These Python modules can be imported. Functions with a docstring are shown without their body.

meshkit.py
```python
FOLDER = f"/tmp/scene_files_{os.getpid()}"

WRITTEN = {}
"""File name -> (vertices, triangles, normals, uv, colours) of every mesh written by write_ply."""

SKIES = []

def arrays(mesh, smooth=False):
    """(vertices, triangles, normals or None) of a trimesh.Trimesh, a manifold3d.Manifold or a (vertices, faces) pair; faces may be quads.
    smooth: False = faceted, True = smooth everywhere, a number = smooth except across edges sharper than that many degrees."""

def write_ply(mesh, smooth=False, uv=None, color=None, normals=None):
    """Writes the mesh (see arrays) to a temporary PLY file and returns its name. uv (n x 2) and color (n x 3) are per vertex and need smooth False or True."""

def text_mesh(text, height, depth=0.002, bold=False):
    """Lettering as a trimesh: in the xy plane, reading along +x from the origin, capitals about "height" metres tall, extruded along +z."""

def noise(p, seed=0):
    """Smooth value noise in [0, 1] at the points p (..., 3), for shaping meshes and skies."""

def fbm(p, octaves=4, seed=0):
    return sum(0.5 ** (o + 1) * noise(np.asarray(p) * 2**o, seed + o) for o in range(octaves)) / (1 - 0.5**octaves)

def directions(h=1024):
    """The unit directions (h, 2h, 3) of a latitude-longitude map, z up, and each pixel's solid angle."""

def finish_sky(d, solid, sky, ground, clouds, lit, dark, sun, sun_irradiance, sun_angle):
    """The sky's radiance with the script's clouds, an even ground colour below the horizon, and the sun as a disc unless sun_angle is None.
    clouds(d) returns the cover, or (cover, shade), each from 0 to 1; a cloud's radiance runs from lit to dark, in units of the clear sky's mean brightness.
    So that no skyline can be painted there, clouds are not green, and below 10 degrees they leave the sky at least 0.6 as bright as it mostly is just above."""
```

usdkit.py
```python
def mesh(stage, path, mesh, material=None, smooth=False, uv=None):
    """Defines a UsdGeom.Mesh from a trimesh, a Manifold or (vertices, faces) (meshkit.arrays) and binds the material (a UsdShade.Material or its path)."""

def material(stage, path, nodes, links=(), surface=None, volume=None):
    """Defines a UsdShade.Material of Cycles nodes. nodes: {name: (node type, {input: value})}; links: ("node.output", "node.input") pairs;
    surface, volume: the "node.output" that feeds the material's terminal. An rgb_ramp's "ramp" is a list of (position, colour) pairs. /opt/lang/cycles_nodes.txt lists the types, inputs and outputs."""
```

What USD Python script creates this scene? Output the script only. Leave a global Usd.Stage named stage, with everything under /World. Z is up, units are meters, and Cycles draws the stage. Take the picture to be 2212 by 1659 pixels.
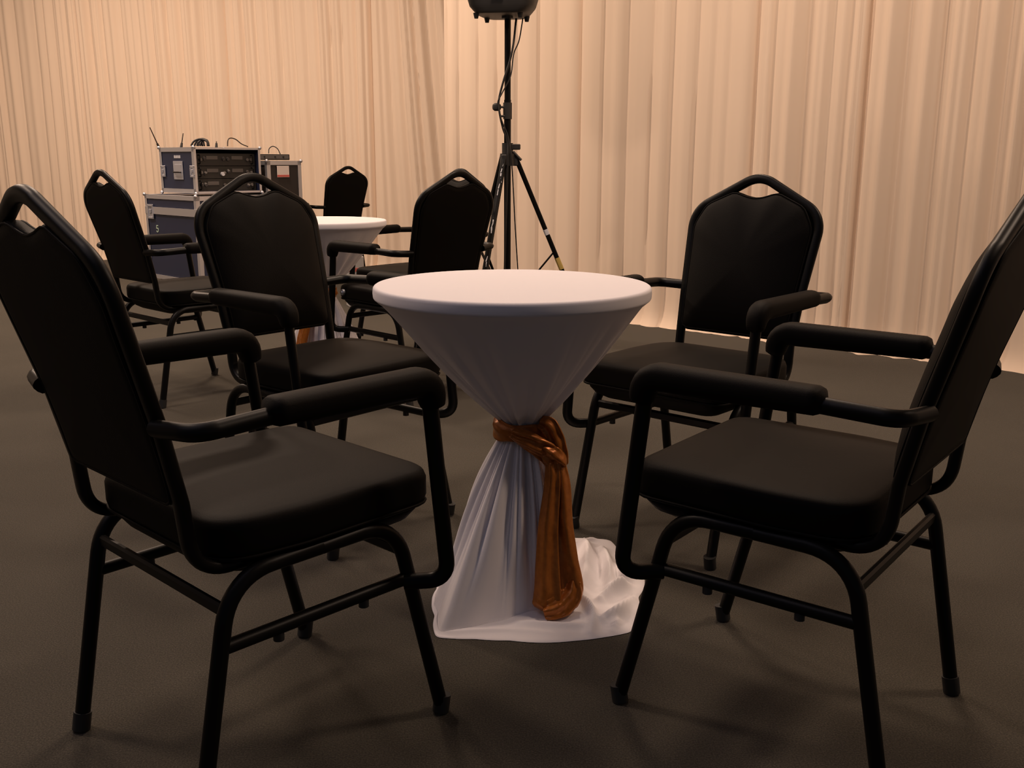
import math, random
import numpy as np, trimesh, usdkit, meshkit
from pxr import Usd, UsdGeom, UsdLux, UsdShade, Gf, Sdf, Vt
random.seed(7); np.random.seed(7)
stage = Usd.Stage.CreateInMemory()
UsdGeom.SetStageUpAxis(stage, UsdGeom.Tokens.z); UsdGeom.SetStageMetersPerUnit(stage, 1.0)
UsdGeom.Xform.Define(stage, '/World'); UsdGeom.Scope.Define(stage, '/World/Looks')

# ------------------------------------------------------------------ camera, lights, exposure
EXPOSURE = 0.0
F_PX, PITCH, ROLL, CAM_H = 2107.5, 0.22326, 0.00287, 0.973
def set_camera():
    c = UsdGeom.Camera.Define(stage, '/World/camera')
    cp, sp, cr, sr = math.cos(PITCH), math.sin(PITCH), math.cos(ROLL), math.sin(ROLL)
    fwd, up0, rt0 = np.array([0, cp, -sp]), np.array([0, sp, cp]), np.array([1.0, 0, 0])
    rt, up = cr*rt0 + sr*up0, -sr*rt0 + cr*up0
    m = Gf.Matrix4d(*rt, 0, *up, 0, *(-fwd), 0, 0, 0, CAM_H, 1)
    c.AddTransformOp().Set(m)
    c.CreateHorizontalApertureAttr(36.0); c.CreateVerticalApertureAttr(36.0*1659/2212)
    c.CreateFocalLengthAttr(36.0*F_PX/2212); c.CreateClippingRangeAttr(Gf.Vec2f(0.05, 100))
    c.CreateExposureAttr(EXPOSURE)
set_camera()
dome = UsdLux.DomeLight.Define(stage, '/World/unseen_cool_dome')
dome.CreateColorAttr(Gf.Vec3f(0.62, 0.74, 1.0)); dome.CreateIntensityAttr(0.022)  # unseen cool ambient from the open side behind the camera, lights the cloth fronts
def disk_light(name, pos, radius, power, color=(1.0, 0.74, 0.56), tilt=(0, 0)):
    l = UsdLux.DiskLight.Define(stage, '/World/' + name)
    l.CreateRadiusAttr(radius); l.CreateColorAttr(Gf.Vec3f(*color)); l.CreateIntensityAttr(power/(math.pi*radius*radius))
    l.AddTranslateOp().Set(Gf.Vec3d(*pos)); l.AddRotateXYZOp().Set(Gf.Vec3f(tilt[0], tilt[1], 0))
disk_light('unseen_ceiling_lamp', (0.5, 4.0, 3.9), 0.35, 25.0)  # these warm lamps are out of view, placed to light curtains, tabletops and floor
disk_light('unseen_ceiling_lamp_001', (-2.1, 6.2, 3.9), 0.35, 36.0)
disk_light('unseen_ceiling_lamp_002', (-2.6, 2.8, 3.9), 0.30, 20.0)
disk_light('unseen_ceiling_lamp_003', (-4.6, 7.2, 3.9), 0.35, 50.0)

disk_light('unseen_ceiling_lamp_004', (3.0, 2.2, 3.9), 0.35, 23.0)  # out of view, placed to light the right-hand curtains
def rect_light(name, pos, w, h, power, color):
    l = UsdLux.RectLight.Define(stage, '/World/' + name)
    l.CreateWidthAttr(w); l.CreateHeightAttr(h); l.CreateColorAttr(Gf.Vec3f(*color)); l.CreateIntensityAttr(power/(w*h))
    l.AddTranslateOp().Set(Gf.Vec3d(*pos))
rect_light('unseen_cool_light', (-2.4, 1.2, 3.92), 4.0, 4.0, 9.0, (0.84, 0.79, 1.0))   # out of view overhead, soft cool light placed to light the table skirt

# ------------------------------------------------------------------ materials
def mat(name, nodes, links=(), surface='p.BSDF'):
    return usdkit.material(stage, '/World/Looks/' + name, nodes, links, surface=surface)
def plain(name, color, rough=.5, metallic=0.0, spec=.5, **k):
    return mat(name, {'p': ('principled_bsdf', {'base_color': color, 'roughness': rough, 'metallic': metallic, 'specular_ior_level': spec, **k})})
def grained(name, c1, c2, scale, rough, bump=.2, dist=.001, spec=.5, detail=3.0, mapscale=(1, 1, 1), **k):
    return mat(name, {'tc': ('texture_coordinate', {}), 'm': ('mapping', {'scale': mapscale}),
        'n': ('noise_texture', {'scale': scale, 'detail': detail, 'roughness': .6}),
        'r': ('rgb_ramp', {'ramp': [(0.25, c1), (0.75, c2)]}),
        'b': ('bump', {'strength': bump, 'distance': dist}),
        'p': ('principled_bsdf', {'roughness': rough, 'specular_ior_level': spec, **k})},
        [('tc.object', 'm.vector'), ('m.vector', 'n.vector'), ('n.fac', 'r.fac'), ('r.color', 'p.base_color'), ('n.fac', 'b.height'), ('b.normal', 'p.normal')])
M = {}
M['vinyl'] = grained('vinyl', (.0034, .0027, .0021), (.0060, .0048, .0038), 420, .62, .35, .0006, .09)
M['metal'] = plain('black_paint', (.0035, .0032, .003), .42, 0.0, .16)
M['rubber'] = plain('black_rubber', (.012, .012, .012), .7)
M['cloth'] = grained('stretch_cloth', (.75, .715, .745), (.81, .775, .80), 900, .85, .15, .0004, .2, sheen_weight=.2)
M['satin'] = grained('satin', (.34, .095, .010), (.47, .15, .020), 90, .33, .10, .0012, .5, metallic=.35, sheen_weight=.25, sheen_tint=(1, .6, .25))
M['curtain'] = grained('curtain_fabric', (.755, .608, .478), (.775, .623, .492), 500, .9, .06, .0005, .1, sheen_weight=.15)
M['lining'] = plain('tent_lining', (.45, .42, .38), .9, spec=.1)
M['alu'] = plain('aluminium', (.62, .62, .66), .42, 0.75)
M['blue'] = grained('blue_laminate', (.017, .023, .056), (.022, .029, .068), 120, .45, .1, .0005)
M['blacklam'] = grained('black_laminate', (.018, .014, .014), (.024, .019, .018), 120, .5, .1, .0005)
M['steel'] = plain('steel', (.62, .64, .72), .35, .7)
M['plastic'] = grained('black_plastic', (.016, .015, .014), (.022, .020, .018), 700, .55, .3, .0006)
M['grille'] = plain('grille', (.012, .012, .012), .6, .3)
M['print'] = plain('white_print', (.62, .62, .66), .6)
M['paper'] = plain('paper', (.68, .60, .56), .7)
M['cartonwhite'] = plain('carton_white', (.40, .39, .38), .7)
M['redprint'] = plain('red_print', (.55, .12, .10), .6)
M['greenprint'] = plain('pale_green_print', (.55, .72, .55), .6)
M['yellow'] = plain('yellow_tape', (.50, .36, .10), .6)
M['panelgrey'] = plain('rack_grey', (.10, .09, .085), .5)
M['cable'] = plain('cable_black', (.015, .014, .013), .5)
M['cablebrown'] = plain('antenna_black', (.05, .035, .025), .5)
M['carpet'] = mat('carpet', {'tc': ('texture_coordinate', {}),
    'n': ('noise_texture', {'scale': 320.0, 'detail': 4.0, 'roughness': .75}), 'n2': ('noise_texture', {'scale': 2.2, 'detail': 4.0, 'roughness': .6}),
    'r': ('rgb_ramp', {'ramp': [(.3, (.022, .019, .0145)), (.5, (.056, .0495, .038)), (.7, (.115, .102, .080))]}),
    'r2': ('rgb_ramp', {'ramp': [(.3, (.86, .86, .86)), (.7, (1, 1, 1))]}),
    'x': ('mix_color', {'blend_type': 'multiply', 'fac': 1.0}),
    'b': ('bump', {'strength': .6, 'distance': .003}), 'p': ('principled_bsdf', {'roughness': .95, 'specular_ior_level': .1, 'sheen_weight': .1})},
    [('tc.object', 'n.vector'), ('tc.object', 'n2.vector'), ('n.fac', 'r.fac'), ('n2.fac', 'r2.fac'), ('r.color', 'x.a'), ('r2.color', 'x.b'), ('x.result', 'p.base_color'), ('n.fac', 'b.height'), ('b.normal', 'p.normal')])

# ------------------------------------------------------------------ scene helpers
def numbered(parent, name):
    path, k = f'{parent}/{name}', 0
    while stage.GetPrimAtPath(path).IsValid():
        k += 1; path = f'{parent}/{name}_{k:03d}'
    return path
def say(prim, label=None, cat=None, group=None, kind=None):
    for k, v in (('label', label), ('category', cat), ('group', group), ('kind', kind)):
        if v: prim.SetCustomDataByKey(k, v)
    return prim
def thing(name, label, cat, loc=(0, 0, 0), rotz=0.0, group=None):
    x = UsdGeom.Xform.Define(stage, numbered('/World', name))
    x.AddTranslateOp().Set(Gf.Vec3d(*map(float, loc))); x.AddRotateZOp().Set(float(rotz))
    return say(x.GetPrim(), label, cat, group)
def obj(name, mesh, m, parent=None, smooth=35, label=None):
    p = usdkit.mesh(stage, numbered(str(parent.GetPath()) if parent else '/World', name), mesh, M[m], smooth=smooth)
    if label: say(p.GetPrim(), label)
    return p.GetPrim()
def dup(root, loc, rotz, label, group=None):
    was = root.GetCustomData()
    r = thing(root.GetName().rstrip('_0123456789'), label, was['category'], loc, rotz, group or was.get('group'))
    r.GetReferences().AddInternalReference(root.GetPath())
    xf = UsdGeom.Xform(r); xf.GetOrderedXformOps()
    r.SetInstanceable(True)
    return r

# ------------------------------------------------------------------ mesh helpers
V = np.array
def norm(a): a = np.asarray(a, float); return a/np.maximum(np.linalg.norm(a, axis=-1, keepdims=True), 1e-12)
def fillet(pts, radii, n=8):
    pts = [V(p, float) for p in pts]; out = [pts[0]]
    for i in range(1, len(pts)-1):
        a, b, c = pts[i-1], pts[i], pts[i+1]
        r = radii[i-1] if np.ndim(radii) else radii
        u, v = norm(a-b), norm(c-b); ang = math.acos(np.clip(u@v, -1, 1))
        if r <= 0 or math.pi-ang < .02: out.append(b); continue
        d = min(r/math.tan(ang/2), .49*np.linalg.norm(a-b), .49*np.linalg.norm(c-b))
        p, q = b+u*d, b+v*d
        for t in np.linspace(0, 1, n):            # quadratic blend, close to an arc
            w = 2*(1-t)*t*.9
            out.append(((1-t)**2*p + w*b + t*t*q)/((1-t)**2+w+t*t))
    out.append(pts[-1]); return V(out)
def catmull(pts, n=10):
    p = V(pts, float); q = np.vstack([2*p[0]-p[1], p, 2*p[-1]-p[-2]]); out = []
    for i in range(1, len(q)-2):
        for t in np.linspace(0, 1, n, endpoint=False):
            a, b, c, d = q[i-1:i+3]
            out.append(.5*(2*b+(c-a)*t+(2*a-5*b+4*c-d)*t*t+(3*b-a-3*c+d)*t**3))
    out.append(p[-1]); return V(out)
def oval(a, b, n=14, e=2.0):
    t = np.linspace(0, 2*math.pi, n, endpoint=False)
    f = lambda x: np.sign(x)*np.abs(x)**(2/e)
    return np.stack([a*f(np.cos(t)), b*f(np.sin(t))], 1)
def grid_faces(n, m, close_m=True):
    f = []
    for i in range(n-1):
        for j in range(m if close_m else m-1):
            k = (j+1) % m
            f += [(i*m+j, i*m+k, (i+1)*m+k), (i*m+j, (i+1)*m+k, (i+1)*m+j)]
    return f
def sweep(path, prof, ref=(0, 0, 1), scale=None, closed=False):
    P = V(path, float); n, m = len(P), len(prof)
    T = np.roll(P, -1, 0)-np.roll(P, 1, 0) if closed else np.gradient(P, axis=0)
    T = norm(T); N = [norm(V(ref, float)-(V(ref, float)@T[0])*T[0])]
    for i in range(1, n):
        x = N[-1]-(N[-1]@T[i])*T[i]; N.append(norm(x))
    N = V(N); B = np.cross(T, N)
    profs = np.asarray(prof)[None] if np.ndim(prof) == 2 else np.asarray(prof)
    s = np.ones((n, 2)) if scale is None else (np.asarray(scale)[:, None]*np.ones(2) if np.ndim(scale) == 1 else np.asarray(scale))
    if profs.shape[0] == 1: profs = np.repeat(profs, n, 0)
    v = P[:, None] + N[:, None]*(profs[:, :, 1]*s[:, 1:2])[..., None] + B[:, None]*(profs[:, :, 0]*s[:, 0:1])[..., None]
    m = profs.shape[1]; v = v.reshape(-1, 3)
    if closed:
        f = grid_faces(n, m); f += [((n-1)*m+j, (n-1)*m+(j+1) % m, (j+1) % m) for j in range(m)] + [((n-1)*m+j, (j+1) % m, j) for j in range(m)]
        mesh = trimesh.Trimesh(v, f, process=False)
    else:
        f = grid_faces(n, m); a, b = len(v), len(v)+1
        v = np.vstack([v, P[0], P[-1]])
        f += [(a, (j+1) % m, j) for j in range(m)] + [(b, (n-1)*m+j, (n-1)*m+(j+1) % m) for j in range(m)]
        mesh = trimesh.Trimesh(v, f, process=False)
    if mesh.volume < 0: mesh.invert()
    return mesh
def box(size, c=(0, 0, 0), bevel=0.0):
    if not bevel:
        m = trimesh.creation.box(size); m.apply_translation(c); return m
    h = V(size, float)/2; pts = []
    for s in np.ndindex(2, 2, 2):
        sg = V(s)*2-1
        for k in range(3):
            d = h-bevel; d[k] = h[k]; pts.append(sg*d)
    m = trimesh.convex.convex_hull(V(pts)); m.apply_translation(c); return m
def cyl(r, p, q, n=16, r2=None):
    p, q = V(p, float), V(q, float)
    ref = (1, 0, 0) if abs(norm(q-p)[2]) > .7 else (0, 0, 1)
    return sweep([p, q], oval(1, 1, n), ref, scale=[r, r if r2 is None else r2])
def lathe(prof, n=32, c=(0, 0, 0)):
    prof = V(prof, float); t = np.linspace(0, 2*math.pi, n, endpoint=False)
    v = np.stack([prof[:, 0, None]*np.cos(t), prof[:, 0, None]*np.sin(t), np.repeat(prof[:, 1, None], n, 1)], -1).reshape(-1, 3)+V(c)
    m = trimesh.Trimesh(v, grid_faces(len(prof), n), process=True)
    if m.volume < 0: m.invert()
    return m
def join(*ms): return trimesh.util.concatenate([m for m in ms])
def mirrored(mesh):
    m = mesh.copy(); m.vertices[:, 0] *= -1; m.invert(); return m
def smooth_noise1(x, seed=0):
    x = np.asarray(x, float); return meshkit.fbm(np.stack([x, 0*x+.37, 0*x+.71], -1), 3, seed)-.5

# ------------------------------------------------------------------ the setting
ZC = 4.0
# two curtain runs: the right one ends in a gathered edge, the left one hangs about 1.6 m farther back
RUN = {'R': (V([-.391, 6.986]), norm(V([1.0, -.829]))), 'L': (V([-.48, 8.60]), norm(V([1.0, -.388])))}
NRM = {k: V([d[1], -d[0]]) for k, (p, d) in RUN.items()}                          # into the room
def wall_pt(run, s): p, d = RUN[run]; return p + np.asarray(s, float)[..., None]*d
def s_of_u(run, u, z=1.4):
    k = (u-1106)/F_PX; c, sp = math.cos(PITCH), math.sin(PITCH); W0, D = RUN[run]
    return (k*(c*W0[1]-(z-CAM_H)*sp)-W0[0])/(D[0]-k*c*D[1])
def slab(x0, x1, y0, y1, z0, z1): return box((x1-x0, y1-y0, z1-z0), ((x0+x1)/2, (y0+y1)/2, (z0+z1)/2))
def prism(poly, z0, z1):
    from shapely.geometry import Polygon
    m = trimesh.creation.extrude_polygon(Polygon(poly), z1-z0, engine='earcut'); m.apply_translation((0, 0, z0)); return m
SL, SR = -7.6, 6.3
pL, pR = wall_pt('L', V(SL)), wall_pt('R', V(SR))
qL, qR = wall_pt('L', V(1.1)), wall_pt('R', V(-.14))
XW = float(pL[0])
floor_poly = [(XW-.2, -3.0), (5.6, -3.0), (5.6, 8.6), (1.2, 8.6), (1.2, 11.9), (XW-.2, 11.9)]
say(obj('floor', prism(floor_poly, -.05, 0.0), 'carpet', smooth=False), kind='structure')
say(obj('ceiling', prism(floor_poly, ZC, ZC+.05), 'lining', smooth=False), kind='structure')
def wall_between(a, b, n, off0=.12, off1=.2):
    return prism([tuple(a-n*off0), tuple(b-n*off0), tuple(b-n*off1), tuple(a-n*off1)], 0, ZC)
say(obj('wall_right', wall_between(qR, pR, NRM['R']), 'lining', smooth=False), kind='structure')
say(obj('wall_back', wall_between(pL, qL, NRM['L']), 'lining', smooth=False), kind='structure')
say(obj('wall_return', prism([tuple(qR-NRM['R']*.12), tuple(qR-NRM['R']*.12+V([.1, 0])), tuple(qL+V([.1, .2])), tuple(qL+V([0, .2]))], 0, ZC), 'lining', smooth=False), kind='structure')
say(obj('wall_left', slab(XW-.2, XW-.1, -3.0, float(pL[1])+.3, 0, ZC), 'lining', smooth=False), kind='structure')
say(obj('wall_side', slab(5.5, 5.6, -3.0, 3.0, 0, ZC), 'lining', smooth=False), kind='structure')

# curtains: creases are listed where the photograph shows them
CRE = {'L': [19, 54, 96, 138, 165, 191, 218, 243, 282, 319, 352, 380, 410, 452, 494, 516, 539, 566, 590, 618, 645, 672, 697, 722, 745, 775, 808, 851, 880, 914, 940, 962, 990],
       'R': [962, 988, 1030, 1072, 1115, 1160, 1199, 1249, 1300, 1352, 1405, 1449, 1500, 1538, 1570, 1627, 1667, 1740, 1792, 1829, 1870, 1953, 2032, 2098, 2171, 2230]}
rng = np.random.default_rng(11); FOLD = {}
for run, lo, hi in (('L', SL, 1.2), ('R', -.3, SR)):
    cs = [s_of_u(run, u) for u in CRE[run]]
    while cs[0] > lo: cs.insert(0, cs[0]-rng.uniform(.1, .26))
    while cs[-1] < hi: cs.append(cs[-1]+rng.uniform(.12, .24))
    cs = V(sorted(cs)); am = rng.uniform(.35, 1.15, len(cs))
    if run == 'R': am *= np.where(cs < s_of_u('R', 1640), .42, .75)
    FOLD[run] = (cs, am, rng.uniform(.72, 1.4, len(cs)), rng.uniform(.3, 1.0, len(cs)))
def fold(run, s):
    cs, amp, skew, deep = FOLD[run]
    i = np.clip(np.searchsorted(cs, s)-1, 0, len(cs)-2)
    w = cs[i+1]-cs[i]; t = np.clip((s-cs[i])/w, 0, 1)
    sk = (1.45 if run == 'R' else .72)*skew[i]**.5
    b = np.sin(np.pi*t**sk)**.75
    b = b + np.where((run == 'R') & (s < s_of_u('R', 1640)), .07, .22)*np.sin(2*np.pi*t*(1+np.round(deep[i]*2.2)))*np.sin(np.pi*t)*skew[i]
    return np.minimum(.36*w, .07)*amp[i]*b - .014*deep[i]*np.exp(-(t*w/.012)**2) + .014*smooth_noise1(s*13, 3)+.04*smooth_noise1(s*2.1, 5)
def curtain(run, s0, s1, label, lean=0.0, front=0.0):
    ns = max(24, int((s1-s0)/.010)); S = np.linspace(s0, s1, ns)
    Z = np.concatenate([[0.001, .008, .03, .06, .1, .16], np.linspace(.25, ZC-.02, 34)])
    rows = []; n = NRM[run]; base = wall_pt(run, S); u = (S-s0)/(s1-s0)
    turn = .045*(np.exp(-(S-s0)/.022)+np.exp(-(s1-S)/.022))                         # the panel's edges roll back
    for z in Z:
        q = S - lean*(1.4-z)*4*u*(1-u) + .03*smooth_noise1(V([z*.5]), 8)[0] + .014*smooth_noise1(S*1.5+z*.7, 9)
        d = fold(run, q)*(1+.3*max(0, .5-z)) + front - turn + .06*math.exp(-z/.05) + .008*smooth_noise1(S*6+z*3.1, 12)*(1+2*math.exp(-z/.1))
        rows.append(np.column_stack([base+n*d[:, None], np.full(ns, z)]))
    v = np.vstack(rows); m = trimesh.Trimesh(v, grid_faces(len(Z), ns, False), process=False)
    back = m.copy(); off = np.zeros_like(v); off[:, :2] = -.004*n; back.vertices = v+off; back.invert()
    p = obj('curtain', join(m, back), 'curtain', smooth=True)
    say(p, label, 'curtain', 'cream curtains along the tent wall')
bl = [SL] + [s_of_u('L', u) for u in (117, 494, 808)] + [1.05]
br = [-.12] + [s_of_u('R', u) for u in (1249, 1627, 1870)] + [SR]
labels_l = ['cream draped curtain panel at the left edge of the photo, left of the flight cases',
            'cream pleated curtain panel hanging behind the stack of blue flight cases',
            'cream pleated curtain panel behind the farthest small chair, ending at a dark vertical overlap',
            'cream gathered curtain panel with slanting folds just left of the loudspeaker stand']
labels_r = ['cream softly folded curtain panel directly behind the loudspeaker stand',
            'peach cream curtain panel between the loudspeaker stand and the right-hand chair back',
            'cream curtain panel right behind the chair at the far right of the near table',
            'cream curtain panel with broad dark folds at the right edge of the photo']
for i, lb in enumerate(labels_l): curtain('L', bl[i]-.012, bl[i+1]+.012, lb, lean=(.10 if i == 3 else .02), front=.004*(i % 2)+(.03 if i == 3 else 0))
for i, lb in enumerate(labels_r): curtain('R', br[i]-.012, br[i+1]+.012, lb, front=.004*(i % 2))

# ------------------------------------------------------------------ chairs
from scipy.interpolate import PchipInterpolator
_yb = PchipInterpolator([.36, .46, .54, .62, .82, .94], [-.160, -.170, -.184, -.204, -.262, -.284])
def back_pt(x, z, off=0.0):
    x, z = np.asarray(x, float), np.asarray(z, float); y = _yb(z); sl = _yb.derivative()(z); k = np.sqrt(1+sl*sl)
    return np.stack([x+0*z, y+off/k, z-off*sl/k], -1)
def resample(poly, n, closed=True):
    p = V(poly, float); q = np.vstack([p, p[:1]]) if closed else p
    d = np.r_[0, np.cumsum(np.linalg.norm(np.diff(q, axis=0), axis=1))]
    t = np.linspace(0, d[-1], n, endpoint=not closed)
    return np.stack([np.interp(t, d, q[:, k]) for k in range(q.shape[1])], 1)
def round_poly(pts, radii, n=8):
    N = len(pts); out = []
    for i in range(N):
        f = fillet([pts[i-1], pts[i], pts[(i+1) % N]], [radii[i]], n); out += list(f[1:-1])
    return V(out)
def pillow(outline, centre, levels, place):
    """levels: (scale, offset) rings from the front centre round to the back centre; place(xy, off) -> 3D."""
    n = len(outline); v, rings = [], 0
    v.append(place(V([centre]), V([levels[0][1]])))
    for k, o in levels[1:-1]:
        xy = centre+(outline-centre)*k if k <= 1 else outline
        v.append(place(xy, np.full(n, o))); rings += 1
    v.append(place(V([centre]), V([levels[-1][1]])))
    f = [(0, 1+(j+1) % n, 1+j) for j in range(n)]
    f += [tuple(1+V(t)) for t in grid_faces(rings, n)]
    last = 1+rings*n; a = 1+(rings-1)*n
    f += [(last, a+j, a+(j+1) % n) for j in range(n)]
    m = trimesh.Trimesh(np.vstack(v), f, process=False)
    if m.volume < 0: m.invert()
    return m
def frame_path():
    half = [(.176, .47), (.176, .62), (.1935, .80)]
    h = fillet([(.170, .46), (.178, .62), (.197, .836), (.0, .9415), (-.197, .836), (-.178, .62), (-.170, .46)], [.3, .078, .085, .078, .3], 12)
    body = back_pt(h[:, 0], h[:, 1])
    keep = np.nonzero(body[:, 2] > .515)[0]; body = body[keep[0]:keep[-1]+1]
    x0 = body[0]; start = back_pt(.171, .505)
    low = fillet([start, (.172, -.166, .394), (.178, .06, .394)], [.075], 12)[::-1]
    path = np.vstack([low, body, V([[-1, 1, 1]])*low[::-1]])
    return path
FR = frame_path()
def pad_outline():
    right = [(.0, .878), (.03, .8835), (.058, .893), (.075, .893), (.153, .8585), (.186, .80), (.181, .74), (.172, .62), (.166, .50)]
    pts = [right[0]] + right[1:] + [(-x, z) for x, z in right[::-1][:-1]]
    rad = [.05, .03, .012, .012, .05, .06, .2, .3, .018] + [.018, .3, .2, .06, .05, .012, .012, .03]
    return resample(round_poly(pts, rad, 7), 96)
PAD = pad_outline()
SEAT = resample(round_poly([(.212, .266), (.217, .0), (.200, -.146), (-.200, -.146), (-.217, 0), (-.212, .266)], [.045, .3, .13, .13, .3, .045], 10), 96)
def piping(outline, place, off, k=1.0, c=(0, 0), r=.0028):
    return sweep(place(V(c)+(outline-V(c))*k, np.full(len(outline), off)), oval(r, r, 6), closed=True, ref=(0, .3, 1))
def build_chair(label, loc, rotz):
    t = thing('banquet_armchair', label, 'chair', loc, rotz, 'black banquet armchairs round the white tables')
    sp = lambda xy, off: np.column_stack([xy, off])
    c = V([0, .06])
    dome = lambda k: .474-.006*k**2
    seat = obj('seat', pillow(SEAT, c, [(0, .476)] + [(k, .467+.009*(1-k**2.5)) for k in (.3, .6, .8, .9)] + [(.955, .466), (.985, .4605), (1, .450), (1.0, .418), (.985, .408), (.95, .404), (0, .404)], sp), 'vinyl', t, smooth=True)
    obj('piping', piping(SEAT, sp, .4075, .992, c, .003), 'vinyl', seat, smooth=True)
    obj('seat_base', pillow(SEAT, c, [(0, .406), (.94, .406), (.94, .396), (.88, .378), (.78, .366), (0, .366)], sp), 'vinyl', t, smooth=40)
    c2 = V([0, .69]); bp = lambda xy, off: back_pt(xy[:, 0], xy[:, 1], off)
    lv = [(0, .044)] + [(k, .012+.032*(1-k**3.2)) for k in (.25, .5, .7, .82, .9)] + [(.955, .0155), (.985, .010), (1, .001), (1, -.006), (.985, -.0115), (.9, -.0135), (.5, -.0145), (0, -.015)]
    back = obj('backrest', pillow(PAD, c2, lv, bp), 'vinyl', t, smooth=True)
    obj('piping', piping(PAD, bp, .0125, .972, c2, .0026), 'vinyl', back, smooth=True)
    obj('piping', piping(PAD, bp, -.0105, .985, c2, .0024), 'vinyl', back, smooth=True)
    obj('back_frame', sweep(FR, oval(.0105, .013, 12, 2.6), ref=(0, 1, 0)), 'metal', t, smooth=True)
    for s in (1, -1):
        side = fillet([(.211, .272, .012), (.2045, .180, .389), (.2045, -.130, .389), (.203, -.2015, .012)], .09, 11)
        side[:, 0] *= s
        mid = int(np.argmin(np.abs(np.arange(len(side))-len(side)/2)))
        extra = V([s*.2045, .03, .389])
        front = np.vstack([side[:mid], extra]); rear = np.vstack([extra, side[mid:]])
        for part, foot in ((front, side[0]), (rear, side[-1])):
            leg = obj('leg', sweep(part, oval(.0127, .0127, 14), ref=(1, 0, 0)), 'metal', t, smooth=40)
            dirn = norm((side[1]-side[0]) if foot is side[0] else (side[-2]-side[-1]))
            obj('foot_cap', cyl(.0152, foot-dirn*.010-V([0, 0, .0]), foot+dirn*.022, 16), 'rubber', leg, smooth=40)
        a, b = V([s*.2085, .272-.245*.283, .283]), V([s*.2035, -.2015+.19*.283, .283])
        st = obj('side_stretcher', cyl(.0113, a, b, 14), 'metal', t, smooth=40)
        for q in (.27, .73):
            p = a*(1-q)+b*q; obj('bumper', cyl(.0085, p-V([0, 0, .021]), p, 12), 'rubber', st, smooth=40)
        arm = fillet([(.2105, .192, .280), (.262, .247, .281), (.2655, .204, .634), (.2655, -.02, .634), (.2655, -.196, .628), (.186, -.214, .624)], [.045, .05, .3, .035], 9)
        arm[:, 0] *= s
        obj('arm_tube', sweep(arm, oval(.0135, .0118, 12, 2.5), ref=(1, 0, 0)), 'metal', t, smooth=40)
        ap = fillet([(.2655, -.094, .638), (.2655, .05, .637), (.2655, .205, .636), (.2655, .216, .585)], [.3, .045], 12)
        ap = catmull(resample(ap, 22, False), 2); ap[:, 0] *= s
        L = np.r_[0, np.cumsum(np.linalg.norm(np.diff(ap, axis=0), axis=1))]; q = L/L[-1]
        sc = np.minimum(1, np.minimum(np.sqrt(np.clip(1-(1-np.clip(q/.05, 0, 1))**2, .02, 1)), .55+.45*np.sqrt(np.clip(1-(1-np.clip((1-q)/.22, 0, 1))**2, .0, 1))))
        sc = np.where(q > .97, sc*np.sqrt(np.clip(1-((q-.97)/.03)**2, .05, 1)), sc)
        arm_pad = sweep(ap, oval(.0265, .0245, 20, 2.5), ref=(0, 0, 1), scale=np.stack([sc, sc*(1-.12*(1-q))], 1))
        obj('arm_pad', arm_pad, 'vinyl', t, smooth=True)
    for z, y in ((.337, .272-.245*.337), (.337, -.2015+.19*.337)):
        obj('cross_stretcher', box((.41, .013, .021), (0, y, z), .004), 'metal', t, smooth=40)
    return t
chair0 = build_chair('black vinyl banquet armchair in the left foreground, its back nearest the left edge', (-.467, 1.544, 0), -43.3)
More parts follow.
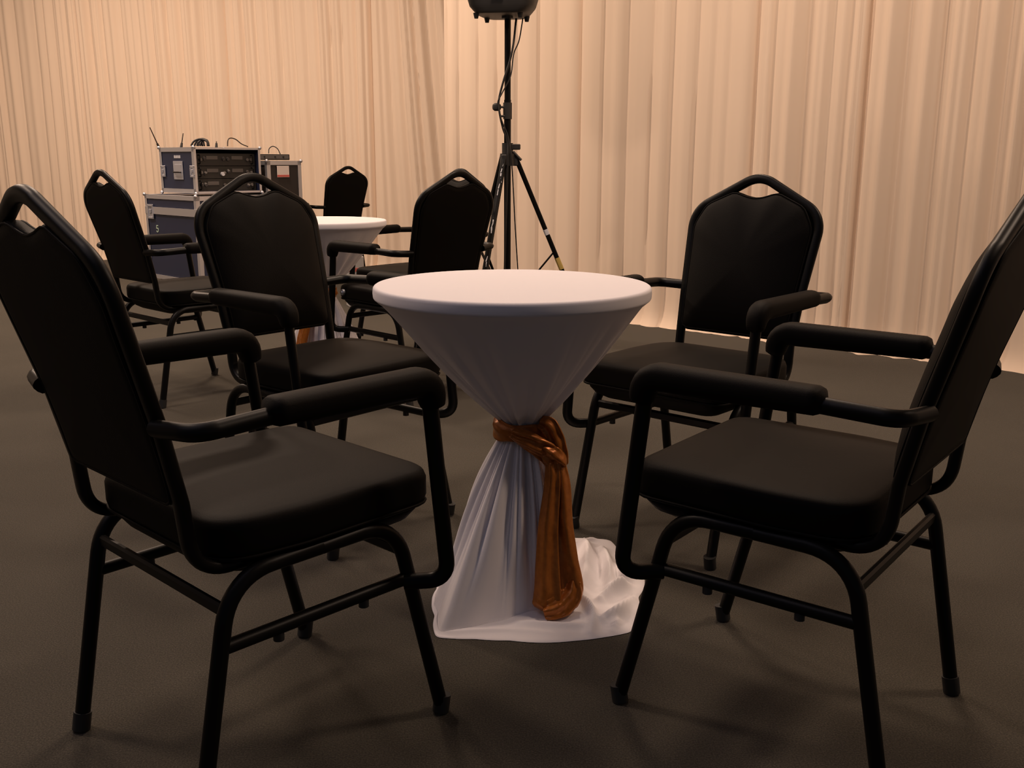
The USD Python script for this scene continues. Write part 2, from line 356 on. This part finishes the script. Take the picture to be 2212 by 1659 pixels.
CH = [((.545, 1.631), 51.8, 'black vinyl banquet armchair in the right foreground, its back cut off by the right edge'),
      ((.508, 2.583), 138.8, 'black vinyl banquet armchair facing us on the far right side of the near table'),
      ((-.521, 2.631), -130.0, 'black vinyl banquet armchair facing us on the far left side of the near table'),
      ((-1.423, 4.116), -43.3, 'black vinyl banquet armchair seen from behind at the left, in front of the flight cases'),
      ((-.409, 4.105), 44.9, 'black vinyl banquet armchair seen from behind, between far table and loudspeaker stand'),
      ((-.45, 4.87), 139.0, 'black vinyl banquet armchair mostly hidden behind the chair back beside the loudspeaker stand'),
      ((-1.50, 8.08), 46.0, 'smallest and farthest black vinyl banquet armchair, beyond the far white table')]
chairs = [chair0] + [dup(chair0, (*p, 0), a, lb) for p, a, lb in CH]

g = chairs[5]; g.SetInstanceable(False)
obj('bolt', join(cyl(.0125, (-.214, .215, .437), (-.224, .215, .437), 18), cyl(.006, (-.22, .215, .437), (-.229, .215, .437), 6)), 'steel', g, label='bright metal bolt on the seat side')
# ------------------------------------------------------------------ cocktail tables, their covers and sashes
TZ, TR = .716, .301
def table(c, label):
    t = thing('cocktail_table', label, 'table', (*c, 0), 0, 'round cocktail tables')
    obj('tabletop', lathe([(0, TZ-.030), (.27, TZ-.030), (TR-.008, TZ-.024), (TR-.006, TZ-.010), (TR-.012, TZ-.004), (0, TZ-.004)], 64), 'panelgrey', t)
    obj('pedestal', cyl(.025, (0.0, 0, .02), (0, 0, TZ-.028)), 'alu', t)
    obj('base_plate', lathe([(0, .004), (.085, .004), (.085, .010), (.03, .022), (0, .022)], 40), 'alu', t)
    return t
R_TAB = V([(199, .212), (216, .233), (233, .296), (248, .262), (264, .250), (294, .273), (306, .29), (317.5, .312), (335, .285), (351, .270), (376, .308), (387, .288), (400, .33), (412, .385), (425, .348), (450, .31), (478, .31), (487, .27), (500, .225), (520, .20), (540, .195), (559, .212)])
C_TAB = V([(199, .206), (216, .226), (233, .285), (248, .20), (264, .155), (294, .125), (306, .12), (317.5, .125), (335, .12), (351, .12), (376, .13), (387, .13), (412, .15), (450, .17), (478, .27), (487, .25), (500, .217), (520, .193), (540, .188), (559, .206)])
RIDGES = [([(.188, .25), (.183, .09), (.156, -.052)], .040, .020), ([(.231, .22), (.233, .09), (.228, -.027)], .030, .014),
          ([(.083, -.105), (.126, -.098), (.163, -.105), (.178, -.166), (.167, -.225)], .017, .010), ([(.195, -.177), (.234, -.144), (.275, -.063)], .022, .013),
          ([(.256, .118), (.262, .032), (.285, .045)], .022, .012), ([(.016, -.187), (.095, -.196), (.165, -.192)], .007, .010),
          ([(.20, -.08), (.25, -.02), (.27, .0)], .026, .012), ([(.13, .20), (.20, .29), (.24, .33)], .010, .012), ([(.215, -.215), (.235, -.165)], .012, .009),
          ([(-.13, -.225), (-.03, -.215), (.08, -.225)], .004, .008)]
def ridge_height(x, y):
    h = 0*x
    for pts, hh, sg in RIDGES:
        P = catmull(pts, 8); dmin = np.full(x.shape, 9.0); along = np.zeros(x.shape)
        for k, (a, b) in enumerate(zip(P[:-1], P[1:])):
            ab = b-a; t = np.clip(((x-a[0])*ab[0]+(y-a[1])*ab[1])/(ab@ab), 0, 1)
            d = np.hypot(x-a[0]-t*ab[0], y-a[1]-t*ab[1]); m = d < dmin
            dmin = np.where(m, d, dmin); along = np.where(m, (k+t)/(len(P)-1), along)
        h = np.maximum(h, 1.5*hh*np.exp(-(dmin/sg)**1.6)*(.35+.65*np.sin(np.pi*np.clip(along, .04, .96))))
    return h
def cover_mesh():
    n = 432; th = np.linspace(0, 2*math.pi, n, endpoint=False); deg = np.degrees(th)
    dq = np.where(deg < 199, deg+360, deg)
    Rf = np.interp(dq, R_TAB[:, 0], R_TAB[:, 1]); Rc = np.minimum(np.interp(dq, C_TAB[:, 0], C_TAB[:, 1]), Rf-.006)
    ker = np.ones(5)/5
    sm = lambda a: np.convolve(np.r_[a[-2:], a, a[:2]], ker, 'valid')
    Rf, Rc = sm(Rf), sm(Rc)
    WC = V([.022, .0])                                       # the waist stands a little right of centre
    pl = lambda k, p: np.cos(k*th+p)
    shp = lambda a: 2*np.abs(np.cos(a))**.7-1
    pleat_up = .55*shp(6*th+.4)+.4*shp(9*th+1.9)+.3*pl(23, .7)
    pleat_lo = .5*shp(6*th+.2)+.45*shp(9*th+2.1)+.4*shp(13*th+1.1)+.3*pl(7, .5)
    rows = []
    def ring(r, z, c=(0, 0)): rows.append(np.column_stack([c[0]+r*np.cos(th), c[1]+r*np.sin(th), z+0*th]))
    for r in (.06, .14, .21, .26, .285): ring(r+0*th, TZ)
    for a in np.linspace(90, 0, 5): ring(TR-.008+.008*math.cos(math.radians(a))+0*th, TZ-.008+.008*math.sin(math.radians(a)))
    ring(TR+.0005+0*th, TZ-.016)
    for a in np.linspace(0, 60, 4): ring(TR-.008+.008*math.cos(math.radians(a))+0*th, TZ-.022-.008*math.sin(math.radians(a)))
    ring(TR-.010+0*th, TZ-.034); ring(TR-.016+0*th, TZ-.0385)
    r0, z0, rw, zw = TR-.018, TZ-.040, .046, .412
    for t in np.linspace(0, 1, 26)[1:]:
        r = r0+(rw-r0)*(t-.035*math.sin(math.pi*t)); z = z0+(zw-z0)*t
        ring(r+r*pleat_up*(.003+.15*t**1.7), z, WC*t)
    for z in (.40, .385, .372): ring(rw*(1+.10*pleat_up*(z > .39)+.10*pleat_lo*(z < .39)), z, WC)
    for t in np.linspace(0, 1, 40)[1:]:
        e = t**1.06
        r = rw+(Rc-rw)*e; z = .366*(1-t)
        f = pleat_lo*(.0065+.019*math.sin(math.pi*min(1, t*1.15)))*(1-.7*t)
        # the hanging folds of the slack right side
        slack = np.clip((Rf-Rc)/.12, 0, 1)
        z = z+slack*.006*t**3*(1+.6*pl(9, .8))
        rows.append(np.column_stack([WC[0]+(r+f)*np.cos(th), WC[1]+(r+f)*np.sin(th), z+.004+0*th]))
    zend = rows[-1][:, 2].copy()
    for t in np.linspace(0, 1, 26)[1:]:
        r = Rc+(Rf-Rc)*t
        x, y = WC[0]+r*np.cos(th), WC[1]+r*np.sin(th)
        w = meshkit.fbm(np.stack([x*14, y*14, 0*x+.5], -1), 3, 4)
        right = np.clip((np.cos(th-math.radians(-10))+.2)/1.1, 0, 1)
        hgt = ridge_height(x, y) + .010*right*w*np.clip((Rf-Rc)/.1, 0, 1)
        edge = math.sin(math.pi*min(1, t*.96+.04))**.4
        z = zend*(1-t)**2 + .003+hgt*edge
        rows.append(np.column_stack([x, y, z]))
    r = Rf+.002; rows.append(np.column_stack([WC[0]+r*np.cos(th), WC[1]+r*np.sin(th), .0012+0*th]))
    top = V([[0, 0, TZ]])
    v = np.vstack([top]+rows); f = [(0, 1+(j+1) % n, 1+j) for j in range(n)] + [tuple(1+V(q)) for q in grid_faces(len(rows), n)]
    m = trimesh.Trimesh(v, f, process=False); m.invert() if m.face_normals[0][2] < 0 else None
    return m
def tail(path, widths, thick, seed, folds=3):
    P = catmull(path, 8); n = len(P); q = np.linspace(0, 1, n); w = np.interp(q, np.linspace(0, 1, len(widths)), widths)
    m = 28; a = np.linspace(0, 2*math.pi, m, endpoint=False); profs = []
    for i in range(n):
        ph = seed+.9*math.sin(q[i]*4+seed); x = np.cos(a)*w[i]/2
        crumple = .012*(meshkit.fbm(np.stack([x*45+q[i]*3, 0*x+q[i]*6, np.sin(a)*.5+seed], -1), 3, seed)-.5)
        y = np.sign(np.sin(a))*np.abs(np.sin(a))**.8*thick*.5 + .0042*np.sin(folds*2*math.pi*(np.cos(a)*.5+.5)+ph+2.2*q[i]) + crumple
        k = min(1, math.sqrt(max(.02, 1-(max(0, q[i]-.93)/.07)**2)))
        profs.append(np.stack([x*k, y*k], 1))
    return sweep(P, V(profs), ref=(0, -1, 0))
def sash(c, rotz, label):
    t = thing('sash', label, 'sash', (*c, 0), rotz, 'orange satin sashes')
    # the wrap round the waist: a gathered band, tilted down to the knot
    n, m = 72, 22; a = np.linspace(0, 2*math.pi, n, endpoint=False); b = np.linspace(0, 2*math.pi, m, endpoint=False)
    v = []
    for ai in a:
        h = .0225*(1+.12*math.cos(2*ai)); z0 = .3905-.004*math.cos(ai-.6)
        rr = .0560+.009*np.cos(b)+.0026*np.sin(b*4+1.8*ai)*(np.cos(b) > -.4)+.0018*np.sin(7*ai+b*3)+.006*(meshkit.fbm(np.stack([b*2.2, 0*b+ai*2.0, 0*b+.3], -1), 3, 6)-.5)
        zz = z0+h*np.sin(b)+.002*np.sin(5*ai+b)
        v.append(np.column_stack([.022+rr*math.cos(ai), rr*math.sin(ai), zz]))
    f = grid_faces(n, m); f += [((n-1)*m+j, (n-1)*m+(j+1) % m, (j+1) % m) for j in range(m)] + [((n-1)*m+j, (j+1) % m, j) for j in range(m)]
    band = trimesh.Trimesh(np.vstack(v), f, process=False); band.invert() if band.volume < 0 else None
    obj('band', band, 'satin', t, smooth=True)
    # diagonal swathe from the front of the band to the knot, and the loop above it
    obj('swathe', tail([(.0, -.064, .398), (.03, -.072, .385), (.062, -.070, .366), (.088, -.062, .345), (.100, -.062, .315)], [.026, .040, .046, .052, .044], .018, 5, 2), 'satin', t, smooth=True)
    obj('loop', tail([(.062, -.045, .418), (.082, -.052, .408), (.097, -.056, .380), (.106, -.058, .350), (.110, -.058, .318)], [.030, .044, .040, .036, .030], .022, 2, 2), 'satin', t, smooth=True)
    obj('knot', tail([(.072, -.060, .362), (.086, -.066, .350), (.100, -.064, .336), (.108, -.060, .322)], [.030, .048, .046, .028], .040, 3, 2), 'satin', t, smooth=True)
    obj('tail', tail([(.090, -.070, .335), (.088, -.086, .28), (.080, -.110, .20), (.078, -.130, .12), (.078, -.148, .055), (.070, -.158, .022)], [.032, .036, .044, .052, .060, .058], .024, 1, 1.5), 'satin', t, smooth=True)
    obj('tail', tail([(.104, -.062, .335), (.112, -.076, .28), (.114, -.096, .20), (.122, -.112, .12), (.128, -.122, .060), (.112, -.140, .026)], [.026, .036, .042, .050, .062, .060], .026, 4, 1.4), 'satin', t, smooth=True)
    obj('bunched_end', tail([(.138, -.118, .075), (.130, -.134, .050), (.108, -.150, .034), (.084, -.160, .026), (.070, -.160, .022)], [.030, .050, .056, .046, .030], .030, 6, 2), 'satin', t, smooth=True)
    return t
cov0 = cover_mesh()
T1, T2 = (0.0, 2.116), (-.878, 4.506)
table(T1, 'round pedestal table under the near white stretch cover')
table(T2, 'round pedestal table under the far white stretch cover')
c1 = thing('table_cover', 'white stretch cloth over the near round table, gathered at the waist and pooling below', 'tablecloth', (*T1, 0), 0, 'white stretch table covers')
obj('stretch_cloth', cov0, 'cloth', c1, smooth=True)
dup(c1, (*T2, 0), -75, 'white stretch cloth over the far round table, half hidden by a chair back')
s1 = sash(T1, 0, 'orange satin sash tied round the waist of the near table cover, tails to the floor')
dup(s1, (*T2, 0), -75, 'orange satin sash on the far table cover, seen beneath a chair back')

# ------------------------------------------------------------------ loudspeaker on its stand
SX, SY = -.028, 5.43
st = thing('speaker_stand', 'black tripod loudspeaker stand with chipped paint in front of the curtains', 'speaker stand', (SX, SY, 0), 0)
obj('pole', cyl(.0185, (0, 0, .12), (0, 0, 1.30), 20), 'metal', st)
obj('inner_pole', cyl(.0165, (0, 0, 1.2), (0, 0, 1.80), 20), 'metal', st)
col = obj('collar', join(cyl(.0235, (0, 0, 1.20), (0, 0, 1.285), 20), cyl(.006, (0, 0, 1.262), (-.04, -.01, 1.262), 10)), 'plastic', st)
obj('knob', lathe([(0, -.02), (.012, -.02), (.022, -.012), (.024, 0), (.022, .012), (.012, .02), (0, .02)], 18, (-.058, -.012, 1.262)), 'plastic', col)
obj('pin', cyl(.006, (-.012, -.012, 1.215), (-.034, -.016, 1.215), 10), 'plastic', st)
hub = obj('hub', join(cyl(.030, (0, 0, 1.015), (0, 0, 1.075), 20), cyl(.040, (0, 0, .955), (0, 0, 1.02), 20)), 'plastic', st)
obj('clamp_knob', join(box((.05, .022, .030), (.045, -.01, 1.055), .004), cyl(.007, (.03, -.01, 1.03), (.075, -.012, .985), 8)), 'plastic', hub)
for k, ang in enumerate((247, 7, 127)):
    a = math.radians(ang); d = V([math.cos(a), math.sin(a), 0])
    p, q = d*.045+V([0, 0, 1.0]), d*.465+V([0, 0, .02])
    obj('hinge', box((.03, .03, .06), d*.045+V([0, 0, .985]), .005), 'plastic', hub)
    leg = obj('leg', sweep([p, q], oval(.0155, .0130, 12, 3), ref=(0, 0, 1)), 'metal', st)
    obj('foot', cyl(.0180, q-norm(q-p)*.05, q+V([0, 0, -.018]), 12), 'rubber', leg)
    e = p*.48+q*.52
    obj('brace', sweep([e, V([0, 0, .20])+d*.02], oval(.0075, .005, 8, 3), ref=(0, 0, 1)), 'metal', st)
    if k == 1:
        for f0, f1, mt in ((.395, .425, 'print'), (.555, .62, 'yellow')):
            obj('tape', sweep([p*(1-f0)+q*f0, p*(1-f1)+q*f1], oval(.0168, .0143, 12, 3), ref=(0, 0, 1)), mt, leg, label='pale tape' if mt == 'print' else 'yellow tape')
    if k == 0:
        rg = np.random.default_rng(3); chips = []
        for f0 in (.03, .06, .085, .11, .14, .17, .33, .35, .37, .52, .55):
            c = p*(1-f0)+q*f0; w = rg.uniform(.005, .012); l = rg.uniform(.015, .035)
            t0 = norm(q-p); chips.append(sweep([c+V([rg.uniform(-.006, .006), -.0135, 0]), c+t0*l+V([rg.uniform(-.006, .006), -.0135, 0])], oval(w/2, .0015, 6), ref=(0, -1, 0)))
        obj('paint_chip', join(*chips), 'print', leg, label='bare patches of chipped paint')
obj('lower_collar', cyl(.026, (0, 0, .17), (0, 0, .225), 20), 'plastic', st)
sp = thing('loudspeaker', 'black plastic loudspeaker on top of the tripod stand, cut by the top edge', 'loudspeaker', (SX-.020, SY, 1.722), -8)
def cabinet():
    secs = []; zz = np.concatenate([[0, .004, .015, .04], np.linspace(.09, .56, 9), [.61, .64, .655, .66]])
    for z in zz:
        k = 1.0
        w = .187; g = min(z, .66-z)
        inset = .06*max(0, 1-g/.09)**2.2 + (.012 if g < .003 else 0)
        hw = w-inset-.012*(z/.66); dp = .155-.35*inset
        o = oval(1, 1, 40, 5.0); o[:, 0] *= hw; o[:, 1] *= dp
        o[:, 0] *= 1-.16*np.clip(o[:, 1]/dp, 0, 1)
        secs.append(np.column_stack([o, np.full(40, z)]))
    v = np.vstack(secs+[V([[0, 0, 0], [0, 0, .66]])]); f = grid_faces(len(zz), 40); a = len(v)-2
    f += [(a, (j+1) % 40, j) for j in range(40)] + [(a+1, (len(zz)-1)*40+j, (len(zz)-1)*40+(j+1) % 40) for j in range(40)]
    m = trimesh.Trimesh(v, f, process=False); m.invert() if m.volume < 0 else None
    return m
obj('cabinet', cabinet(), 'plastic', sp)
obj('grille', box((.30, .012, .50), (0, -.156, .34), .004), 'grille', sp)
obj('badge', box((.060, .006, .022), (-.005, -.164, .080), .002), 'paper', sp, label='pale pinkish badge')
for x, y in ((-.13, -.10), (.10, -.10), (-.10, .06), (.115, .05)):
    obj('foot', cyl(.016, (x, y, .005), (x, y, -.022), 12, .010), 'rubber', sp)
obj('pole_socket', cyl(.030, (.018, 0, .02), (.018, 0, -.012), 20), 'plastic', sp)
def cable(name, label, pts, r, mt='cable'):
    p = obj(name, sweep(catmull(pts, 10), oval(r, r, 8), ref=(0, 1, .2)), mt, smooth=True); return say(p, label, 'cable')
B = lambda x, y, z: (SX+x, SY+y, z)
cable('speaker_cable', 'thicker black cable running from the loudspeaker down around the stand', [B(.045, .03, 1.715), B(.030, -.03, 1.58), B(.010, -.035, 1.49), B(-.020, -.034, 1.40), B(-.046, -.030, 1.30), B(-.044, -.034, 1.24), B(-.024, -.034, 1.15), B(.0, -.035, 1.08), B(.0, -.048, .95), B(-.01, -.03, .6), B(-.02, -.03, .3), B(-.06, -.05, .05), B(-.12, -.05, .006)], .0055)
cable('speaker_cable', 'thin black cable hanging beside the stand pole from the loudspeaker to the floor', [B(.080, .02, 1.715), B(.060, -.02, 1.60), B(.032, -.03, 1.53), B(.016, -.038, 1.42), B(-.030, -.04, 1.33), B(-.052, -.036, 1.28), B(-.034, -.04, 1.2), B(.005, -.042, 1.10), B(.024, -.05, .96), B(.045, -.03, .6), B(.07, -.02, .25), B(.10, -.02, .02), B(.2, .0, .006)], .0032)

# ------------------------------------------------------------------ flight cases
def case_frame(t, L, D, H, panel, z0=0.0, open_front=False, ribs=True, lid=None):
    """local: x along the long face, -y its outside, y into the case; origin at the bottom corner K."""
    e = .030
    def pnl(name, size, c): return obj(name, box(size, c), panel, t)
    pnl('side_panel', (L-.02, .010, H-.02), (L/2, .010, z0+H/2))
    pnl('side_panel', (L-.02, .010, H-.02), (L/2, D-.010, z0+H/2))
    if not open_front: pnl('end_panel', (.010, D-.02, H-.02), (.010, D/2, z0+H/2))
    pnl('end_panel', (.010, D-.02, H-.02), (L-.010, D/2, z0+H/2))
    pnl('top_panel', (L-.02, D-.02, .010), (L/2, D/2, z0+H-.010)); pnl('bottom_panel', (L-.02, D-.02, .010), (L/2, D/2, z0+.010))
    for x in (0, L):
        for y in (0, D):
            sx, sy = (1 if x == 0 else -1), (1 if y == 0 else -1)
            obj('edging', join(box((e, .003, H), (x+sx*e/2, y+sy*.001, z0+H/2)), box((.003, e, H), (x+sx*.001, y+sy*e/2, z0+H/2))), 'alu', t)
    for z in (0, H):
        sz = 1 if z == 0 else -1
        for y in (0, D):
            sy = 1 if y == 0 else -1
            obj('edging', join(box((L, .003, e), (L/2, y+sy*.001, z0+z+sz*e/2)), box((L, e, .003), (L/2, y+sy*e/2, z0+z+sz*.001))), 'alu', t)
        for x in (0, L):
            sx = 1 if x == 0 else -1
            obj('edging', join(box((.003, D, e), (x+sx*.001, D/2, z0+z+sz*e/2)), box((e, D, .003), (x+sx*e/2, D/2, z0+z+sz*.001))), 'alu', t)
    for x in (0, L):
        for y in (0, D):
            for z in (0, H):
                s = trimesh.creation.icosphere(2, .013); s.apply_translation((x, y, z0+z)); obj('corner', s, 'alu', t, smooth=True)
def butterfly(t, c, w=.085, name='latch'):
    """recessed latch dish on a face at y = 0 looking -y"""
    x, y, z = c
    o = V([(x-w/2, z-w*.55), (x+w/2, z-w*.55), (x+w/2, z+w*.55), (x-w/2, z+w*.55)])
    rim = join(box((w, .006, .016), (x, y-.004, z+w*.5), .002), box((w, .006, .016), (x, y-.004, z-w*.5), .002), box((.016, .006, w*1.1), (x-w/2+.008, y-.004, z), .002), box((.016, .006, w*1.1), (x+w/2-.008, y-.004, z), .002))
    l = obj(name, join(rim, box((w*.8, .002, w), (x, y-.002, z))), 'steel', t)
    obj('turn_key', join(box((w*.34, .006, w*.16), (x, y-.007, z+w*.12), .002), cyl(w*.14, (x, y-.002, z), (x, y-.009, z), 14)), 'steel', l)
    return l
def bar_handle(t, c, w=.10):
    x, y, z = c
    h = obj('handle', join(box((w, .004, w*.95), (x, y-.003, z), .001), box((w*.72, .004, w*.62), (x, y-.0055, z), .001)), 'steel', t)
    obj('grip', sweep(fillet([(x-w*.32, y-.006, z-w*.1), (x-w*.32, y-.02, z-w*.1), (x+w*.32, y-.02, z-w*.1), (x+w*.32, y-.006, z-w*.1)], .008, 5), oval(.006, .006, 8), ref=(0, 0, 1)), 'blacklam', h)
ROT = math.degrees(math.atan2(.69, -.72))+180            # long face runs from the far left end to the near corner
def at_case(K, L): return (K[0]-.72*L, K[1]+.69*L)
Lk, Dk, Hk = .76, .62, .62
K1 = (-2.205, 6.90)
c = thing('flight_case', 'large dark blue flight case with aluminium edges and a number 5, bottom of the stack', 'flight case', (*at_case(K1, Lk), 0), ROT, 'flight cases')
case_frame(c, Lk, Dk, Hk, 'blue', z0=.115)
obj('lid_band', join(box((Lk, .004, .052), (Lk/2, -.002, .115+Hk-.115)), box((.004, Dk, .052), (Lk+.001, Dk/2, .115+Hk-.115))), 'alu', c)
butterfly(c, (.085, -.001, .115+Hk-.125), .09)
num = meshkit.text_mesh('5', .052, .0015); num.apply_transform(trimesh.transformations.rotation_matrix(math.pi/2, (1, 0, 0))); num.apply_translation((.135, .004, .115+Hk-.275))
obj('number', num, 'greenprint', c, smooth=False, label='pale green number 5')
for x in (.08, Lk-.08):
    for y in (.08, Dk-.08):
        w = obj('caster', join(cyl(.045, (x-.014, y, .045), (x+.014, y, .045), 20), box((.05, .06, .03), (x, y, .10), .004)), 'rubber', c)
        obj('caster_fork', join(box((.004, .05, .07), (x-.02, y, .07)), box((.004, .05, .07), (x+.02, y, .07))), 'steel', w)
L2, D2, H2 = .50, .53, .318
K2 = (-2.22, 6.97)
zt = .115+Hk+.018
u = thing('rack_case', 'dark blue open-fronted rack case holding amplifiers, on top of the numbered flight case', 'rack case', (*at_case(K2, L2), zt), ROT, 'flight cases')
# local x runs along the blue side towards the near corner, the open rack front is the face x = L2
e = .030
def upper_case(t, L, D, H):
    pn = lambda name, size, cc: obj(name, box(size, cc), 'blue', t)
    pn('side_panel', (L-.02, .010, H-.02), (L/2, .010, H/2)); pn('side_panel', (L-.02, .010, H-.02), (L/2, D-.010, H/2))
    pn('end_panel', (.010, D-.02, H-.02), (.010, D/2, H/2)); pn('top_panel', (L-.02, D-.02, .010), (L/2, D/2, H-.010)); pn('bottom_panel', (L-.02, D-.02, .010), (L/2, D/2, .010))
    for x in (0, L):
        for y in (0, D):
            sx, sy = (1 if x == 0 else -1), (1 if y == 0 else -1)
            w2 = e if x == 0 else .018
            obj('edging', join(box((e, .003, H), (x+sx*e/2, y+sy*.001, H/2)), box((.003, w2, H), (x+sx*.001, y+sy*w2/2, H/2))), 'alu', t)
    for z in (0, H):
        sz = 1 if z == 0 else -1
        for y in (0, D):
            sy = 1 if y == 0 else -1
            obj('edging', join(box((L, .003, e), (L/2, y+sy*.001, z+sz*e/2)), box((L, e, .003), (L/2, y+sy*e/2, z+sz*.001))), 'alu', t)
        for x in (0, L):
            sx = 1 if x == 0 else -1; w2 = e if x == 0 else .014
            obj('edging', join(box((.003, D, w2), (x+sx*.001, D/2, z+sz*w2/2)), box((e, D, .003), (x+sx*e/2, D/2, z+sz*.001))), 'alu', t)
    for x in (0, L):
        for y in (0, D):
            for z in (0, H):
                s = trimesh.creation.icosphere(2, .0125); s.apply_translation((x, y, z)); obj('corner', s, 'alu', t, smooth=True)
upper_case(u, L2, D2, H2)
bar_handle(u, (L2/2+.015, .004, H2*.50), .135)
butterfly(u, (.045, .002, H2*.48), .065); butterfly(u, (L2-.03, .002, H2*.48), .065)
obj('name_plate', join(*[box((.018, .002, .020), (L2/2-.03+.024*k, .004, H2-.065)) for k in range(4)]), 'print', u, label='worn pale lettering, unreadable')
rg = np.random.default_rng(5)
for k in range(3):                                          # rack units in the open front
    zc = .045+.089*k+.012; x = L2-.045
    pn = thing('amplifier', ['black rack amplifier at the bottom of the open rack case', 'black rack amplifier in the middle of the open rack case', 'black rack amplifier at the top of the open rack case'][k], 'amplifier', (*at_case(K2, L2), zt), ROT, 'amplifiers in the rack case')
    obj('chassis', box((.36, D2-.06, .080), (x-.185, D2/2, zc)), 'blacklam', pn)
    obj('front_panel', box((.006, D2-.045, .086), (x, D2/2, zc), .001), 'plastic', pn)
    for y in (.16, .36):
        obj('display', box((.004, .09, .026), (x+.005, y, zc+.012), .001), 'panelgrey', pn)
    for y in (.07, .10, .25, .285, .44, .47):
        obj('dial', cyl(.011, (x, y, zc+rg.uniform(-.015, .015)), (x+.016, y, zc), 12), 'panelgrey', pn)
    for y in (.055, .475): obj('rack_handle', sweep(fillet([(x+.002, y, zc-.03), (x+.028, y, zc-.03), (x+.028, y, zc+.03), (x+.002, y, zc+.03)], .01, 4), oval(.004, .004, 8), ref=(0, 1, 0)), 'metal', pn)
    if k == 1: obj('volume_knob', cyl(.014, (x, .235, zc-.012), (x+.02, .235, zc-.012), 16), 'print', pn, label='white round knob')
# the black case behind, with a sticker
K3 = (-1.82, 7.40)
L3, D3, H3 = .46, .30, 1.0
b3 = thing('flight_case', 'tall black flight case with a paper sticker, right of the open rack case', 'flight case', (*at_case(K3, L3), 0), ROT, 'flight cases')
case_frame(b3, L3, D3, .96, 'blacklam', z0=.02)
stx = obj('sticker', box((.002, .105, .085), (L3+.004, .135, .02+.96-.078)), 'paper', b3, label='pale paper sticker')
obj('sticker_stripe', box((.0016, .105, .016), (L3+.0056, .135, .02+.96-.110)), 'redprint', stx, label='red stripe')
butterfly_y = [.25, .70]
for z in butterfly_y: obj('latch', join(box((.006, .07, .08), (L3+.004, .07, z), .002), cyl(.014, (L3+.004, .07, z), (L3+.014, .07, z), 12)), 'steel', b3)
mx = thing('receiver', 'flat black receiver box lying on top of the tall black flight case', 'receiver', (-1.86, 7.62, .984), 44)
obj('housing', box((.26, .19, .042), (0, 0, .024), .004), 'plastic', mx); obj('front_panel', box((.24, .006, .030), (0, -.096, .024), .001), 'panelgrey', mx)
for x in (-.09, .0, .07): obj('button', cyl(.006, (x, -.096, .026), (x, -.106, .026), 10), 'plastic', mx)
zt2 = zt+H2+.003
def uz(u_, dep, z): return ((u_-1106)/F_PX*dep, dep/math.cos(PITCH)+math.tan(PITCH)*(z-CAM_H)*1.0, z)
def antenna(p, q, label):
    p, q = V(p), V(q); d = norm(q-p)
    t = thing('antenna', label, 'antenna', tuple(p), 0, 'aerials on the rack case')
    obj('rod', cyl(.0048, (0, 0, 0), q-p, 8, .0036), 'cablebrown', t)
    obj('base', cyl(.010, (0, 0, -.001), d*.03, 10, .007), 'plastic', t)
antenna(uz(342, 7.17, zt2), uz(322, 7.10, 1.215), 'long thin black aerial leaning left at the far left corner of the rack case')
antenna(uz(390, 7.0, zt2), uz(394, 7.0, 1.17), 'thin upright black aerial standing behind the blue side of the rack case')
antenna(uz(466, 7.02, zt2), uz(466, 7.02, 1.115), 'short stubby black aerial on the middle of the rack case')
def top_cable(us, zs, dep, r, label, mt='cable'):
    return cable('patch_cable', label, [uz(a, d, z) for a, z, d in zip(us, zs, dep)], r, mt)
for k, (a0, a1, hgt) in enumerate(((411, 447, .055), (427, 440, .050), (431, 450, .050), (424, 436, .044), (418, 449, .058))):
    nm = ['outermost', 'second', 'third', 'innermost', 'tallest']
    top_cable([a0, a0+.2*(a1-a0), (a0+a1)/2+3, a1-2, a1], [zt2+.008, zt2+hgt*.75, zt2+hgt, zt2+hgt*.7, zt2+.008], [6.93+.015*k]*5, .0065, f'{nm[k]} black cable of the looped bundle on top of the rack case')
top_cable([490, 491, 497, 508, 520, 534], [zt2+.008, zt2+.05, zt2+.064, zt2+.055, zt2+.025, zt2+.006], [6.98, 6.98, 7.0, 7.03, 7.06, 7.1], .004, 'thin pale brown cable curving across the top of the rack case', 'cablebrown')
top_cable([579, 580, 588, 598, 604], [1.035, 1.07, 1.088, 1.07, 1.03], [7.42]*5, .0035, 'thin black cable loop rising from the receiver box')

# a small carton by the curtain, glimpsed between the chairs
ct = thing('carton', 'small white carton with a red stripe, glimpsed between chair posts beyond the far table', 'carton', (-1.085, 6.72, 0), 20)
obj('carton_body', box((.11, .11, .345), (0, 0, .1725), .004), 'cartonwhite', ct); obj('carton_band', box((.113, .113, .03), (0, 0, .255), .003), 'redprint', ct, label='red stripe')
